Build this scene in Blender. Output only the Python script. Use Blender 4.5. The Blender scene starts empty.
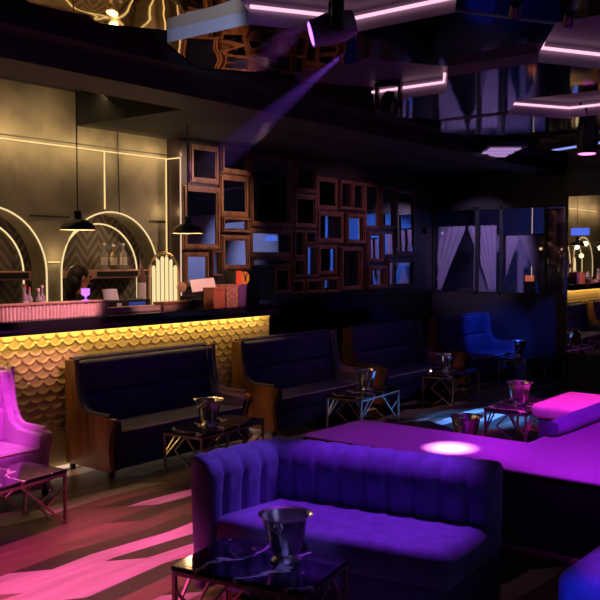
import bpy, bmesh, math, random
from mathutils import Vector, Matrix
random.seed(7)
PI = math.pi
SC = bpy.context.scene
COL = SC.collection

# ------------------------------------------------------------------ materials
def newmat(name):
    m = bpy.data.materials.new(name); m.use_nodes = True
    nt = m.node_tree; nt.nodes.clear()
    out = nt.nodes.new('ShaderNodeOutputMaterial')
    return m, nt, out

def principled(name, col, rough=.5, metal=0., noise=None, bump=0., bscale=30., coat=0., spec=.5, sheen=0.):
    m, nt, out = newmat(name)
    b = nt.nodes.new('ShaderNodeBsdfPrincipled')
    b.inputs['Base Color'].default_value = (*col, 1)
    b.inputs['Roughness'].default_value = rough
    b.inputs['Metallic'].default_value = metal
    b.inputs['Specular IOR Level'].default_value = spec
    b.inputs['Coat Weight'].default_value = coat
    b.inputs['Sheen Weight'].default_value = sheen
    nt.links.new(b.outputs[0], out.inputs[0])
    tc = nt.nodes.new('ShaderNodeTexCoord')
    if noise:
        n = nt.nodes.new('ShaderNodeTexNoise'); n.inputs['Scale'].default_value = noise[0]; n.inputs['Detail'].default_value = 6
        r = nt.nodes.new('ShaderNodeValToRGB')
        r.color_ramp.elements[0].position = .3; r.color_ramp.elements[1].position = .7
        r.color_ramp.elements[0].color = (*[c * noise[1] for c in col], 1)
        r.color_ramp.elements[1].color = (*[min(1, c * noise[2]) for c in col], 1)
        nt.links.new(tc.outputs['Object'], n.inputs['Vector'])
        nt.links.new(n.outputs['Fac'], r.inputs[0]); nt.links.new(r.outputs[0], b.inputs['Base Color'])
    if bump:
        n2 = nt.nodes.new('ShaderNodeTexNoise'); n2.inputs['Scale'].default_value = bscale; n2.inputs['Detail'].default_value = 1. if metal == 1. else 4
        bp = nt.nodes.new('ShaderNodeBump'); bp.inputs['Strength'].default_value = bump; bp.inputs['Distance'].default_value = .02
        nt.links.new(tc.outputs['Object'], n2.inputs['Vector'])
        nt.links.new(n2.outputs['Fac'], bp.inputs['Height']); nt.links.new(bp.outputs[0], b.inputs['Normal'])
    return m

def emit(name, col, s):
    m, nt, out = newmat(name)
    e = nt.nodes.new('ShaderNodeEmission'); e.inputs[0].default_value = (*col, 1); e.inputs[1].default_value = s
    nt.links.new(e.outputs[0], out.inputs[0]); return m

def mathn(nt, op, a, b=None):
    n = nt.nodes.new('ShaderNodeMath'); n.operation = op
    for i, v in enumerate((a, b)):
        if v is None: continue
        if isinstance(v, (int, float)): n.inputs[i].default_value = v
        else: nt.links.new(v, n.inputs[i])
    return n.outputs[0]

def wood(name, c0, c1, scale=9, rough=.4):
    m, nt, out = newmat(name)
    b = nt.nodes.new('ShaderNodeBsdfPrincipled'); b.inputs['Roughness'].default_value = rough
    tc = nt.nodes.new('ShaderNodeTexCoord'); mp = nt.nodes.new('ShaderNodeMapping')
    mp.inputs['Scale'].default_value = (1, 1, .18)
    n = nt.nodes.new('ShaderNodeTexNoise'); n.inputs['Scale'].default_value = scale; n.inputs['Detail'].default_value = 8; n.inputs['Distortion'].default_value = .8
    r = nt.nodes.new('ShaderNodeValToRGB'); r.color_ramp.elements[0].position = .35; r.color_ramp.elements[1].position = .65
    r.color_ramp.elements[0].color = (*c0, 1); r.color_ramp.elements[1].color = (*c1, 1)
    L = nt.links.new
    L(tc.outputs['Object'], mp.inputs[0]); L(mp.outputs[0], n.inputs['Vector']); L(n.outputs['Fac'], r.inputs[0]); L(r.outputs[0], b.inputs['Base Color']); L(b.outputs[0], out.inputs[0])
    return m

def floor_material():
    # long vinyl strips along X, each row cut into slanted-ended lengths of dark, mid and pale tone
    m, nt, out = newmat('floor_strips'); L = nt.links.new
    b = nt.nodes.new('ShaderNodeBsdfPrincipled'); b.inputs['Roughness'].default_value = .42
    g = nt.nodes.new('ShaderNodeNewGeometry'); s = nt.nodes.new('ShaderNodeSeparateXYZ'); L(g.outputs['Position'], s.inputs[0])
    X, Y = s.outputs[0], s.outputs[1]
    # saw-tooth shift gives the stepped, slanted edges
    saw = mathn(nt, 'PINGPONG', mathn(nt, 'ADD', X, mathn(nt, 'MULTIPLY', Y, .35)), .55)
    Yv = mathn(nt, 'ADD', Y, mathn(nt, 'MULTIPLY', saw, .09))
    yr = mathn(nt, 'DIVIDE', Yv, .145)
    row = mathn(nt, 'FLOOR', yr)
    w = nt.nodes.new('ShaderNodeTexWhiteNoise'); w.noise_dimensions = '1D'; L(row, w.inputs['W'])
    u = mathn(nt, 'ADD', mathn(nt, 'DIVIDE', mathn(nt, 'ADD', X, mathn(nt, 'MULTIPLY', Y, 1.3)), 1.35), mathn(nt, 'MULTIPLY', w.outputs[0], 9.))
    seg = mathn(nt, 'FLOOR', u)
    cb = nt.nodes.new('ShaderNodeCombineXYZ'); L(row, cb.inputs[0]); L(seg, cb.inputs[1])
    w2 = nt.nodes.new('ShaderNodeTexWhiteNoise'); w2.noise_dimensions = '2D'; L(cb.outputs[0], w2.inputs['Vector'])
    r = nt.nodes.new('ShaderNodeValToRGB'); r.color_ramp.interpolation = 'CONSTANT'
    els = r.color_ramp.elements
    els[0].position = 0; els[0].color = (.03, .016, .014, 1)
    els[1].position = .27; els[1].color = (.16, .085, .06, 1)
    e = els.new(.5); e.color = (.10, .055, .04, 1)
    e = els.new(.66); e.color = (.52, .42, .42, 1)
    L(w2.outputs[0], r.inputs[0])
    n = nt.nodes.new('ShaderNodeTexNoise'); n.inputs['Scale'].default_value = 14; n.inputs['Detail'].default_value = 6
    mp = nt.nodes.new('ShaderNodeMapping'); mp.inputs['Scale'].default_value = (.12, 1, 1)
    L(g.outputs['Position'], mp.inputs[0]); L(mp.outputs[0], n.inputs['Vector'])
    mx = nt.nodes.new('ShaderNodeMix'); mx.data_type = 'RGBA'; mx.blend_type = 'MULTIPLY'; mx.inputs[0].default_value = .7
    r2 = nt.nodes.new('ShaderNodeValToRGB'); r2.color_ramp.elements[0].color = (.45, .45, .45, 1); r2.color_ramp.elements[0].position = .3; r2.color_ramp.elements[1].position = .7
    L(n.outputs['Fac'], r2.inputs[0]); L(r.outputs[0], mx.inputs[6]); L(r2.outputs[0], mx.inputs[7]); L(mx.outputs[2], b.inputs['Base Color'])
    L(b.outputs[0], out.inputs[0]); return m

def marble_material():
    m, nt, out = newmat('black_marble'); L = nt.links.new
    b = nt.nodes.new('ShaderNodeBsdfPrincipled'); b.inputs['Roughness'].default_value = .1
    tc = nt.nodes.new('ShaderNodeTexCoord'); mp = nt.nodes.new('ShaderNodeMapping'); mp.inputs['Rotation'].default_value = (0, 0, .5)
    v = nt.nodes.new('ShaderNodeTexWave'); v.inputs['Scale'].default_value = 1.1; v.inputs['Distortion'].default_value = 14; v.inputs['Detail'].default_value = 4; v.inputs['Detail Scale'].default_value = 1.6
    r = nt.nodes.new('ShaderNodeValToRGB'); r.color_ramp.elements[0].position = .955; r.color_ramp.elements[0].color = (.018, .016, .03, 1)
    r.color_ramp.elements[1].position = 1.; r.color_ramp.elements[1].color = (.65, .6, .65, 1)
    L(tc.outputs['Object'], mp.inputs[0]); L(mp.outputs[0], v.inputs['Vector']); L(v.outputs['Fac'], r.inputs[0]); L(r.outputs[0], b.inputs['Base Color']); L(b.outputs[0], out.inputs[0])
    return m

def chevron_material():
    m, nt, out = newmat('chevron_wallpaper'); L = nt.links.new
    b = nt.nodes.new('ShaderNodeBsdfPrincipled'); b.inputs['Roughness'].default_value = .6
    g = nt.nodes.new('ShaderNodeNewGeometry'); s = nt.nodes.new('ShaderNodeSeparateXYZ'); L(g.outputs['Position'], s.inputs[0])
    z = mathn(nt, 'MULTIPLY', mathn(nt, 'PINGPONG', s.outputs[0], .14), 1.3)
    t = mathn(nt, 'FRACT', mathn(nt, 'MULTIPLY', mathn(nt, 'ADD', s.outputs[2], z), 9.))
    k = mathn(nt, 'GREATER_THAN', t, .55)
    r = nt.nodes.new('ShaderNodeValToRGB'); r.color_ramp.elements[0].color = (.045, .035, .025, 1); r.color_ramp.elements[1].color = (.12, .10, .07, 1)
    L(k, r.inputs[0]); L(r.outputs[0], b.inputs['Base Color']); L(b.outputs[0], out.inputs[0]); return m

def glass_material(name, tint=(1, 1, 1), mixv=.12, rough=.02):
    m, nt, out = newmat(name); L = nt.links.new
    t = nt.nodes.new('ShaderNodeBsdfTransparent'); t.inputs[0].default_value = (*tint, 1)
    g = nt.nodes.new('ShaderNodeBsdfGlossy'); g.inputs['Roughness'].default_value = rough
    mx = nt.nodes.new('ShaderNodeMixShader'); mx.inputs[0].default_value = mixv
    L(t.outputs[0], mx.inputs[1]); L(g.outputs[0], mx.inputs[2]); L(mx.outputs[0], out.inputs[0]); return m

M = {}
M['concrete'] = principled('concrete', (.22, .195, .14), .75, noise=(2.2, .5, 1.3), bump=.25, bscale=12)
M['bar_ceiling'] = principled('bar_ceiling', (.009, .008, .009), .7)
M['beam'] = principled('beam_paint', (.026, .017, .016), .6)
M['dark_wall'] = principled('dark_wall', (.022, .018, .03), .3)
M['panel'] = principled('dark_panel', (.035, .022, .028), .35)
M['floor'] = floor_material()
M['wood'] = wood('walnut', (.10, .04, .018), (.27, .115, .05))
M['frame_wood'] = wood('frame_wood', (.12, .05, .035), (.26, .12, .075), 14)
M['gold_scale'] = principled('gold_scale', (.74, .54, .27), .36, metal=.55)
M['kick'] = principled('kick_panel', (.55, .45, .25), .5)
M['black'] = principled('black_plastic', (.012, .012, .014), .35)
M['black_matte'] = principled('black_matte', (.01, .01, .011), .8)
M['worktop'] = principled('black_worktop', (.015, .012, .02), .18)
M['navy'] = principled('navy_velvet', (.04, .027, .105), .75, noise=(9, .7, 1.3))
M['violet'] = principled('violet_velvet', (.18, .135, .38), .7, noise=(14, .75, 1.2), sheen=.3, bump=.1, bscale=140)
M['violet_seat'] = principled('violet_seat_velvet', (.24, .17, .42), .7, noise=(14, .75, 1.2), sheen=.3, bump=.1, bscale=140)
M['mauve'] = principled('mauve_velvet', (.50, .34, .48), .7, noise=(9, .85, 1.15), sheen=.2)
M['steel'] = principled('brushed_bronze_steel', (.62, .47, .43), .3, metal=.9)
M['marble'] = marble_material()
M['chrome'] = principled('chrome', (.92, .90, .92), .24, metal=1.)
M['gold_mirror'] = principled('gold_mirror', (1., .72, .33), .03, metal=1., bump=.55, bscale=1.7)
M['black_mirror'] = principled('black_mirror', (.16, .14, .19), .06, metal=1., bump=.06, bscale=2.0)
M['fascia'] = principled('lilac_fascia', (.34, .30, .38), .4)
M['recess'] = principled('recess_paint', (.07, .05, .09), .45)
M['mirror'] = principled('mirror', (.86, .86, .9), .015, metal=1.)
M['smoke_mirror'] = principled('smoked_mirror', (.16, .15, .2), .12, metal=1.)
M['glass'] = glass_material('booth_glass', (.8, .8, .9), .10)
M['clear'] = glass_material('clear_glass', (.9, .9, .93), .25, .04)
M['drape'] = principled('sheer_drape', (.62, .55, .66), .8)
M['stage_top'] = principled('stage_top', (.36, .26, .36), .5, noise=(30, .85, 1.1))
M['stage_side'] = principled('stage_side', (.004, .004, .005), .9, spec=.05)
M['pink_glass'] = principled('rose_ribbed_glass', (.78, .52, .52), .3)
M['box_wood'] = principled('rose_box', (.5, .25, .22), .5)
M['orange_box'] = principled('rust_box', (.42, .13, .07), .5)
M['red_card'] = principled('red_card', (.6, .06, .045), .5)
M['purple_card'] = principled('purple_card', (.16, .06, .22), .5)
M['pattern_card'] = principled('speckled_card', (.45, .2, .15), .5, noise=(40, .4, 1.5))
M['paper'] = principled('paper', (.85, .78, .78), .6)
M['bottle_clear'] = principled('bottle_clear', (.26, .23, .26), .06, spec=1.)
M['bottle_dark'] = principled('bottle_amber', (.12, .07, .045), .08, spec=.8)
M['label'] = principled('bottle_label', (.6, .55, .5), .5)
M['cap_red'] = principled('bottle_cap_red', (.4, .05, .06), .4)
M['skin'] = principled('skin', (.42, .22, .15), .55)
M['shirt'] = principled('black_shirt', (.02, .015, .02), .8)
M['hair'] = principled('dark_hair', (.012, .007, .006), .5)
M['shade_in'] = principled('shade_inside', (.7, .6, .5), .5)
M['led_warm'] = emit('led_warm', (1, .68, .28), 1.15)
M['led_arch'] = emit('led_arch', (1, .74, .36), 1.05)
M['led_pink'] = emit('led_pink', (1, .50, .68), 1.35)
M['led_bar'] = emit('led_bar', (1, .70, .16), 1.6)
M['led_foot'] = emit('led_foot', (1, .66, .45), .8)
M['bulb'] = emit('bulb', (1, .6, .3), 14)
M['lantern'] = emit('lantern_glow', (1, .78, .38), 1.0)
M['lens_mag'] = emit('lens_magenta', (1, .12, .75), 6)
M['lens_vio'] = emit('lens_violet', (.45, .12, 1), 4)
M['lens_blue'] = emit('lens_blue', (.35, .5, 1), 5)
M['lens_red'] = emit('lens_red', (1, .12, .1), 2.5)
M['sign_blue'] = emit('sign_blue', (.08, .16, .8), 1.0)
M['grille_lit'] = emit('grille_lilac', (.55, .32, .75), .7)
M['purple_orb'] = emit('purple_glow', (.55, .16, 1), 1.6)
M['tealight'] = emit('tealight_flame', (1, .6, .5), 4)
M['bar_blue'] = emit('blue_white_bar', (.30, .36, 1), .9)
M['head_grey'] = principled('grey_lamp_body', (.20, .19, .22), .4)
M['screen'] = emit('screen_glow', (.05, .08, .35), .6)
M['red_lit'] = emit('red_lit_panel', (1, .07, .03), .75)
M['orange_lit'] = emit('orange_lit_disc', (1, .2, .04), .6)
M['exit_glow'] = emit('orange_small_screen', (1, .2, .1), .8)

# ------------------------------------------------------------------ mesh builder
class MB:
    def __init__(s): s.v = []; s.f = []; s.m = []; s.mats = []; s.cur = 0
    def mat(s, k):
        if k not in s.mats: s.mats.append(k)
        s.cur = s.mats.index(k); return s
    def add(s, vs, fs):
        o = len(s.v); s.v += [tuple(v) for v in vs]
        for f in fs: s.f.append([i + o for i in f]); s.m.append(s.cur)
        return s
    def box(s, x0, y0, z0, x1, y1, z1, bev=0, seg=2):
        if x0 > x1: x0, x1 = x1, x0
        if y0 > y1: y0, y1 = y1, y0
        if z0 > z1: z0, z1 = z1, z0
        vs = [(x, y, z) for z in (z0, z1) for y in (y0, y1) for x in (x0, x1)]
        fs = [(0, 2, 3, 1), (4, 5, 7, 6), (0, 1, 5, 4), (2, 6, 7, 3), (0, 4, 6, 2), (1, 3, 7, 5)]
        return s.poly(vs, fs, bev, seg)
    def poly(s, vs, fs, bev=0, seg=2):
        if not bev: return s.add(vs, fs)
        bm = bmesh.new(); bv = [bm.verts.new(v) for v in vs]
        for f in fs: bm.faces.new([bv[i] for i in f])
        bmesh.ops.bevel(bm, geom=bm.edges[:] + bm.verts[:], offset=bev, segments=seg, profile=.5, affect='EDGES', clamp_overlap=True)
        bm.verts.index_update()
        s.add([v.co[:] for v in bm.verts], [[v.index for v in f.verts] for f in bm.faces]); bm.free(); return s
    def prism(s, pts, h0, h1, ax='z', bev=0, seg=2):
        mk = {'z': lambda p, h: (p[0], p[1], h), 'x': lambda p, h: (h, p[0], p[1]), 'y': lambda p, h: (p[0], h, p[1])}[ax]
        n = len(pts)
        vs = [mk(p, h0) for p in pts] + [mk(p, h1) for p in pts]
        fs = [list(range(n))[::-1], [i + n for i in range(n)]] + [[i, (i + 1) % n, (i + 1) % n + n, i + n] for i in range(n)]
        return s.poly(vs, fs, bev, seg)
    def lathe(s, prof, seg=24, c=(0, 0, 0), close=True):
        vs = []; fs = []
        for r, z in prof:
            for k in range(seg):
                a = 2 * PI * k / seg; vs.append((c[0] + r * math.cos(a), c[1] + r * math.sin(a), c[2] + z))
        for j in range(len(prof) - 1):
            for k in range(seg):
                k2 = (k + 1) % seg; fs.append([j * seg + k, j * seg + k2, (j + 1) * seg + k2, (j + 1) * seg + k])
        if close:
            fs.append(list(range(seg))[::-1]); fs.append([(len(prof) - 1) * seg + k for k in range(seg)])
        return s.add(vs, fs)
    def bar(s, a, b, w, h=None, up=(0, 0, 1)):
        h = h or w; a = Vector(a); b = Vector(b); d = (b - a).normalized(); up = Vector(up)
        if abs(d.dot(up)) > .95: up = Vector((1, 0, 0))
        sx = d.cross(up).normalized() * (w / 2); sy = sx.cross(d).normalized() * (h / 2)
        vs = [p + q for p in (a, b) for q in (-sx - sy, sx - sy, sx + sy, -sx + sy)]
        return s.add(vs, [(3, 2, 1, 0), (4, 5, 6, 7), (0, 1, 5, 4), (1, 2, 6, 5), (2, 3, 7, 6), (3, 0, 4, 7)])
    def tube(s, pts, r, seg=8, cyc=False):
        pts = [Vector(p) for p in pts]; n = len(pts); rings = []
        rr = r if isinstance(r, (list, tuple)) else [r] * n
        up = Vector((0, 0, 1))
        for i, p in enumerate(pts):
            a = pts[i - 1] if (i or cyc) else p; b = pts[(i + 1) % n] if (i < n - 1 or cyc) else p
            d = (b - a).normalized(); u = up if abs(d.dot(up)) < .9 else Vector((1, 0, 0))
            x = d.cross(u).normalized(); y = x.cross(d).normalized()
            rings.append([p + (x * math.cos(2 * PI * k / seg) + y * math.sin(2 * PI * k / seg)) * rr[i] for k in range(seg)])
        vs = [v for R in rings for v in R]; fs = []
        for i in range(n if cyc else n - 1):
            j = (i + 1) % n
            for k in range(seg):
                k2 = (k + 1) % seg; fs.append([i * seg + k, i * seg + k2, j * seg + k2, j * seg + k])
        if not cyc: fs += [list(range(seg))[::-1], [(n - 1) * seg + k for k in range(seg)]]
        return s.add(vs, fs)
    def grid(s, nu, nv, fn):
        vs = [fn(i / nu, j / nv) for j in range(nv + 1) for i in range(nu + 1)]
        return s.add(vs, [[j * (nu + 1) + i, j * (nu + 1) + i + 1, (j + 1) * (nu + 1) + i + 1, (j + 1) * (nu + 1) + i] for j in range(nv) for i in range(nu)])
    def ball(s, c, r, seg=16, rings=10):
        r = r if isinstance(r, (list, tuple)) else (r, r, r)
        vs = [(c[0], c[1], c[2] - r[2])]
        for j in range(1, rings):
            t = -PI / 2 + PI * j / rings
            for k in range(seg):
                a = 2 * PI * k / seg; vs.append((c[0] + r[0] * math.cos(t) * math.cos(a), c[1] + r[1] * math.cos(t) * math.sin(a), c[2] + r[2] * math.sin(t)))
        vs.append((c[0], c[1], c[2] + r[2])); T = len(vs) - 1; fs = []
        for k in range(seg):
            fs.append([0, 1 + (k + 1) % seg, 1 + k]); b = 1 + (rings - 2) * seg; fs.append([T, b + k, b + (k + 1) % seg])
        for j in range(rings - 2):
            for k in range(seg):
                a = 1 + j * seg; fs.append([a + k, a + (k + 1) % seg, a + seg + (k + 1) % seg, a + seg + k])
        return s.add(vs, fs)
    def build(s, name, parent=None, mat=None, smooth=False, loc=None, rot=None, fix=True):
        me = bpy.data.meshes.new(name); me.from_pydata(s.v, [], s.f)
        mats = s.mats or [mat]
        for k in mats: me.materials.append(M[k])
        for p, i in zip(me.polygons, s.m): p.material_index = i if s.mats else 0
        if fix:
            bm = bmesh.new(); bm.from_mesh(me); bmesh.ops.recalc_face_normals(bm, faces=bm.faces[:]); bm.to_mesh(me); bm.free()
        if smooth:
            for p in me.polygons: p.use_smooth = True
            if smooth != 'all':
                try: me.set_sharp_from_angle(angle=math.radians(40))
                except Exception: pass
        o = bpy.data.objects.new(name, me); COL.objects.link(o)
        if parent is not None: o.parent = parent
        if loc: o.location = loc
        if rot: o.rotation_euler = rot
        return o

def tag(o, label, cat, group=None):
    o['label'] = label; o['category'] = cat
    if group: o['group'] = group
    return o
def thing(name, label, cat, loc=(0, 0, 0), rz=0, group=None):
    o = bpy.data.objects.new(name, None); COL.objects.link(o); o.empty_display_size = .1
    o.location = loc; o.rotation_euler = (0, 0, rz); return tag(o, label, cat, group)
def struct(o): o['kind'] = 'structure'; return o
def dup(src, loc=None, rz=None, label=None, group=None):
    def rec(o, par):
        c = o.copy(); COL.objects.link(c)
        if par is not None: c.parent = par
        for ch in kids.get(o.name, []): rec(ch, c)
        return c
    kids = {}
    for o in list(COL.objects):
        if o.parent is not None: kids.setdefault(o.parent.name, []).append(o)
    r = rec(src, None)
    if loc is not None: r.location = loc
    if rz is not None: r.rotation_euler = (0, 0, rz)
    if label: r['label'] = label
    if group: r['group'] = group
    return r
def spot(loc, tgt, col, e, ang, blend=.4, rad=.04):
    l = bpy.data.lights.new('spot', 'SPOT'); l.energy = e; l.color = col; l.spot_size = math.radians(ang); l.spot_blend = blend; l.shadow_soft_size = rad
    o = bpy.data.objects.new('spot', l); COL.objects.link(o); o.location = loc
    o.rotation_euler = (Vector(tgt) - Vector(loc)).to_track_quat('-Z', 'Y').to_euler(); return o
def point(loc, col, e, rad=.03):
    l = bpy.data.lights.new('glow', 'POINT'); l.energy = e; l.color = col; l.shadow_soft_size = rad
    o = bpy.data.objects.new('glow', l); COL.objects.link(o); o.location = loc; return o
def area(loc, tgt, col, e, sx, sy):
    l = bpy.data.lights.new('strip', 'AREA'); l.shape = 'RECTANGLE'; l.size = sx; l.size_y = sy; l.energy = e; l.color = col
    o = bpy.data.objects.new('strip', l); COL.objects.link(o); o.location = loc
    d = (Vector(tgt) - Vector(loc)).normalized()      # long side kept along world X
    zax = -d; xax = Vector((1, 0, 0)); yax = zax.cross(xax).normalized(); xax = yax.cross(zax)
    o.rotation_euler = Matrix((xax, yax, zax)).transposed().to_euler(); return o

# ------------------------------------------------------------------ camera
F_PX, EYE = 850., 1.7
pit = math.atan(42 / F_PX); yaw = math.atan(670 / math.hypot(F_PX, 42))
Fh = Vector((math.cos(yaw), math.sin(yaw), 0)); R = Vector((math.sin(yaw), -math.cos(yaw), 0))
Fw = Fh * math.cos(pit) - Vector((0, 0, 1)) * math.sin(pit); U = R.cross(Fw)
cam = bpy.data.cameras.new('camera'); co = bpy.data.objects.new('camera', cam); COL.objects.link(co)
cam.sensor_width = 36; cam.lens = 36 * F_PX / 600; cam.clip_start = .05; cam.clip_end = 60
co.matrix_world = Matrix(((R.x, U.x, -Fw.x, 0), (R.y, U.y, -Fw.y, 0), (R.z, U.z, -Fw.z, EYE), (0, 0, 0, 1)))
SC.camera = co

# ------------------------------------------------------------------ setting
X0, X1, Y0 = -1.5, 13.4, -4.0
YB, YF = 6.85, 6.65                     # bar wall, frame wall
struct(MB().box(X0 - .1, Y0 - .1, -.12, X1 + .1, 7.3, 0).build('floor', mat='floor'))
struct(MB().box(X0 - .1, Y0 - .1, 0, X0, 7.3, 3.6).build('wall_left', mat='dark_wall'))
struct(MB().box(X0, Y0 - .1, 0, X1, Y0, 3.6).build('wall_front', mat='drape'))  # unseen wall, made pale so the framed mirrors reflect something bright

# bar wall with arched niches
ARCH = [2.815, 4.21, 5.605]; HW, ZS = .60, 1.55
def arc(cx, r, n=20, z=ZS): return [(cx + r * math.cos(PI * k / n), z + r * math.sin(PI * k / n)) for k in range(n + 1)]   # right -> left
wb = MB().mat('concrete')
wb.box(X0, YB, 0, ARCH[0] - .6975, YB + .12, 3.6)
wb.box(ARCH[2] + .6975, YB, 0, 6.45, YB + .12, 3.6)
for cx in ARCH:
    a = arc(cx, HW)
    pts = [(cx - .6975, 0), (cx - .6975, 3.6), (cx + .6975, 3.6), (cx + .6975, 0), (cx + HW, 0)] + a + [(cx - HW, 0)]
    n = len(pts)
    wb.add([(x, YB, z) for x, z in pts], [list(range(n))])
    rv = [(cx + HW, 0)] + a + [(cx - HW, 0)]
    wb.add([(x, y, z) for x, z in rv for y in (YB, YB + .2)], [[2 * i, 2 * i + 1, 2 * i + 3, 2 * i + 2] for i in range(len(rv) - 1)])
wall_back = struct(wb.build('wall_back', mat='concrete', fix=False))
M['chev'] = chevron_material()
nb = MB()
for cx in ARCH: nb.box(cx - .69, YB + .2, 0, cx + .69, YB + .24, 2.3)
nb.build('niche_wallpaper', wall_back, 'chev')
tr = MB()
tr.box(4.66, YB - .012, 2.085, 5.10, YB, 2.1); tr.box(6.12, YB - .012, 2.085, 6.40, YB, 2.1)
tr.box(2.0, YB - .004, 2.80, 6.378, YB, 2.815); tr.box(5.19, YB - .006, 2.8, 5.2, YB, 3.5)
tr.build('seam_trim', wall_back, 'black')
# frame wall
fw = MB().mat('panel').box(6.378, YF, 1.2, X1, YF + .3, 3.6).mat('smoke_mirror').box(6.378, YF + .01, 0, X1, YF + .3, 1.2)
struct(fw.build('wall_frames'))
# end wall: half wall under booth glass, header over it, and posts
we = MB().mat('dark_wall').box(11.8, 4.0, 0, 11.95, YF, 1.15).box(11.8, 4.0, 2.47, 11.95, YF, 3.6).box(11.8, 6.70, 1.15, 11.95, YF, 2.47)
we.box(11.8, 4.0, 1.15, 11.95, 4.35, 2.47)
we.box(11.8, Y0, 0, 11.95, 4.0, 3.6).box(13.3, 4.0, 0, 13.4, YF, 3.6).box(10.93, Y0, 0, 11.8, 4.16, 3.6)
we.mat('drape').box(13.24, 4.0, 0, 13.3, YF, 3.4).box(11.95, 3.96, 0, 13.3, 4.02, 3.4)  # pale unseen inner walls, added to show blue in the framed mirrors
struct(we.build('wall_end'))
# booth glazing
def glazing(name, y0, y1):
    w = MB()
    for a, b, c, d in ((y0, 1.15, y1, 1.19), (y0, 2.43, y1, 2.47), (y0, 1.15, y0 + .02, 2.47), (y1 - .02, 1.15, y1, 2.47)): w.box(11.82, a, b, 11.88, c, d)
    o = struct(w.build(name, mat='black')); MB().box(11.845, y0 + .02, 1.19, 11.855, y1 - .02, 2.43).build('pane', o, 'glass'); return o
glazing('window_1', 5.90, 6.65); glazing('window_2', 5.50, 5.90); glazing('window_3', 4.82, 5.50); glazing('window_4', 4.35, 4.82)

# ------------------------------------------------------------------ ceiling
SIDE = .65; DX = SIDE * math.sqrt(3); AP = DX / 2; DY = SIDE * 1.5
def hexpts(cx, cy, r=SIDE): return [(cx + r * math.sin(PI / 3 * k), cy + r * math.cos(PI / 3 * k)) for k in range(6)]
ceil = MB().mat('black_matte').box(X0, Y0, 3.5, X1, 7.3, 3.6)
ceil.mat('bar_ceiling').box(X0, 4.30, 3.02, X1, 4.55, 3.5)
ceiling = struct(ceil.build('ceiling'))
bmm = MB().mat('beam').box(X0, 4.53, 2.885, 11.8, 4.98, 3.5); bmm.build('beam', ceiling)
MB().mat('bar_ceiling').box(5.19, 4.98, 2.98, 11.8, YB, 3.5).build('soffit', ceiling)
MB().mat('bar_ceiling').box(X0, 4.98, 3.3, 5.19, YB, 3.5).build('bar_ceiling_panel', ceiling)
RECESS = {(0, 0): 3.24, (1, 1): 3.24, (2, 0): 3.24, (3, 1): 3.24}
cells = []
def centre(i, j):                         # row j counts away from Y = 2.525, i along X from 3.57
    return 3.57 + DX * i + (AP if j % 2 else 0), 2.525 - DY * j
recess = {(0, 0): 'R4', (1, 1): 'R2', (1, -1): 'R1', (3, 0): 'R3'}
rec = MB().mat('recess'); gold = MB().mat('gold_mirror'); dark = MB().mat('black_mirror')
fas = MB()
for j in range(-1, 6):
    for i in range(-4, 7):
        cx, cy = centre(i, j)
        if not (-1.4 < cx < 11.3) : continue
        h = hexpts(cx, cy)
        if (i, j) in recess: z = 3.125 if i == 0 else 3.075
        else: z = {(0, -1): 2.99, (1, 0): 3.01, (2, 0): 2.945, (2, -1): 2.955, (3, -1): 2.94}.get((i, j), (2.95 if i > 1 else 3.0) + .02 * ((i * 7 + j * 5) % 4))
        if (i, j) == (-1, -1): z = 3.065
        g = rec if (i, j) in recess else gold if (cx < 4.4 and cy > 2.2) else dark
        zt = 3.5
        g.add([(x, y, z) for x, y in h], [[5, 4, 3, 2, 1, 0]])
        o = 0
        for k in range(6):
            (xa, ya), (xb, yb) = h[k], h[(k + 1) % 6]
            fas.mat('fascia')
            zf = z + .14
            fas.add([(xa, ya, z), (xb, yb, z), (xb, yb, zt), (xa, ya, zt)], [[0, 1, 2, 3]])
# hex fascias share edges with their neighbours: keep each a hair inside its own cell
rec.build('recess_panel', ceiling, fix=False); gold.build('gold_mirror_panel', ceiling, fix=False); dark.build('black_mirror_panel', ceiling, fix=False)
fas.build('panel_fascia', ceiling, fix=False)
def ledline(name, pts, z, mat, label, cat, group, r=.011):
    o = MB().tube([(x, y, z) for x, y in pts], r, 6).build(name, None, mat); return tag(o, label, cat, group)
GL = 'pink light lines in the honeycomb ceiling'
ZL = 3.085; e = .02
ledline('led_light_line', [(3.57, 3.16), (4.115, 2.84), (4.115, 2.2), (3.57, 1.88)], ZL, 'led_pink', 'zigzag pink light line nearest the camera, above the gold mirror ceiling', 'led light', GL)
ledline('led_light_line', [(5.805, 3.83), (5.805, 3.18), (5.55, 3.035)], ZL - .05, 'led_pink', 'short pink light line with two bent ends left of the vent grille', 'led light', GL)
ledline('led_light_line', [(4.95, 2.03), (5.256, 2.18), (5.805, 1.87), (5.805, 1.23)], ZL - .05, 'led_pink', 'pink light line bent like a tick near the right edge of the ceiling', 'led light', GL)
ledline('led_light_line', [(6.72, 3.03), (6.95, 3.165), (7.495, 2.845), (7.495, 2.2)], ZL - .05, 'led_pink', 'pink light line passing behind the magenta moving head', 'led light', GL)

# ceiling vent grille
t = thing('ceiling_vent', 'small lilac lit ceiling grille with three slats over the booth side', 'vent', (9.25, 4.35, 2.93), math.radians(-52))
MB().box(-.22, -.55, .0, .22, .55, .05).build('frame', t, 'black')
for k in (-1, 0, 1): MB().box(-.17, k * .3 - .09, -.012, .17, k * .3 + .09, 0).build('slat', t, 'grille_lit')

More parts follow.
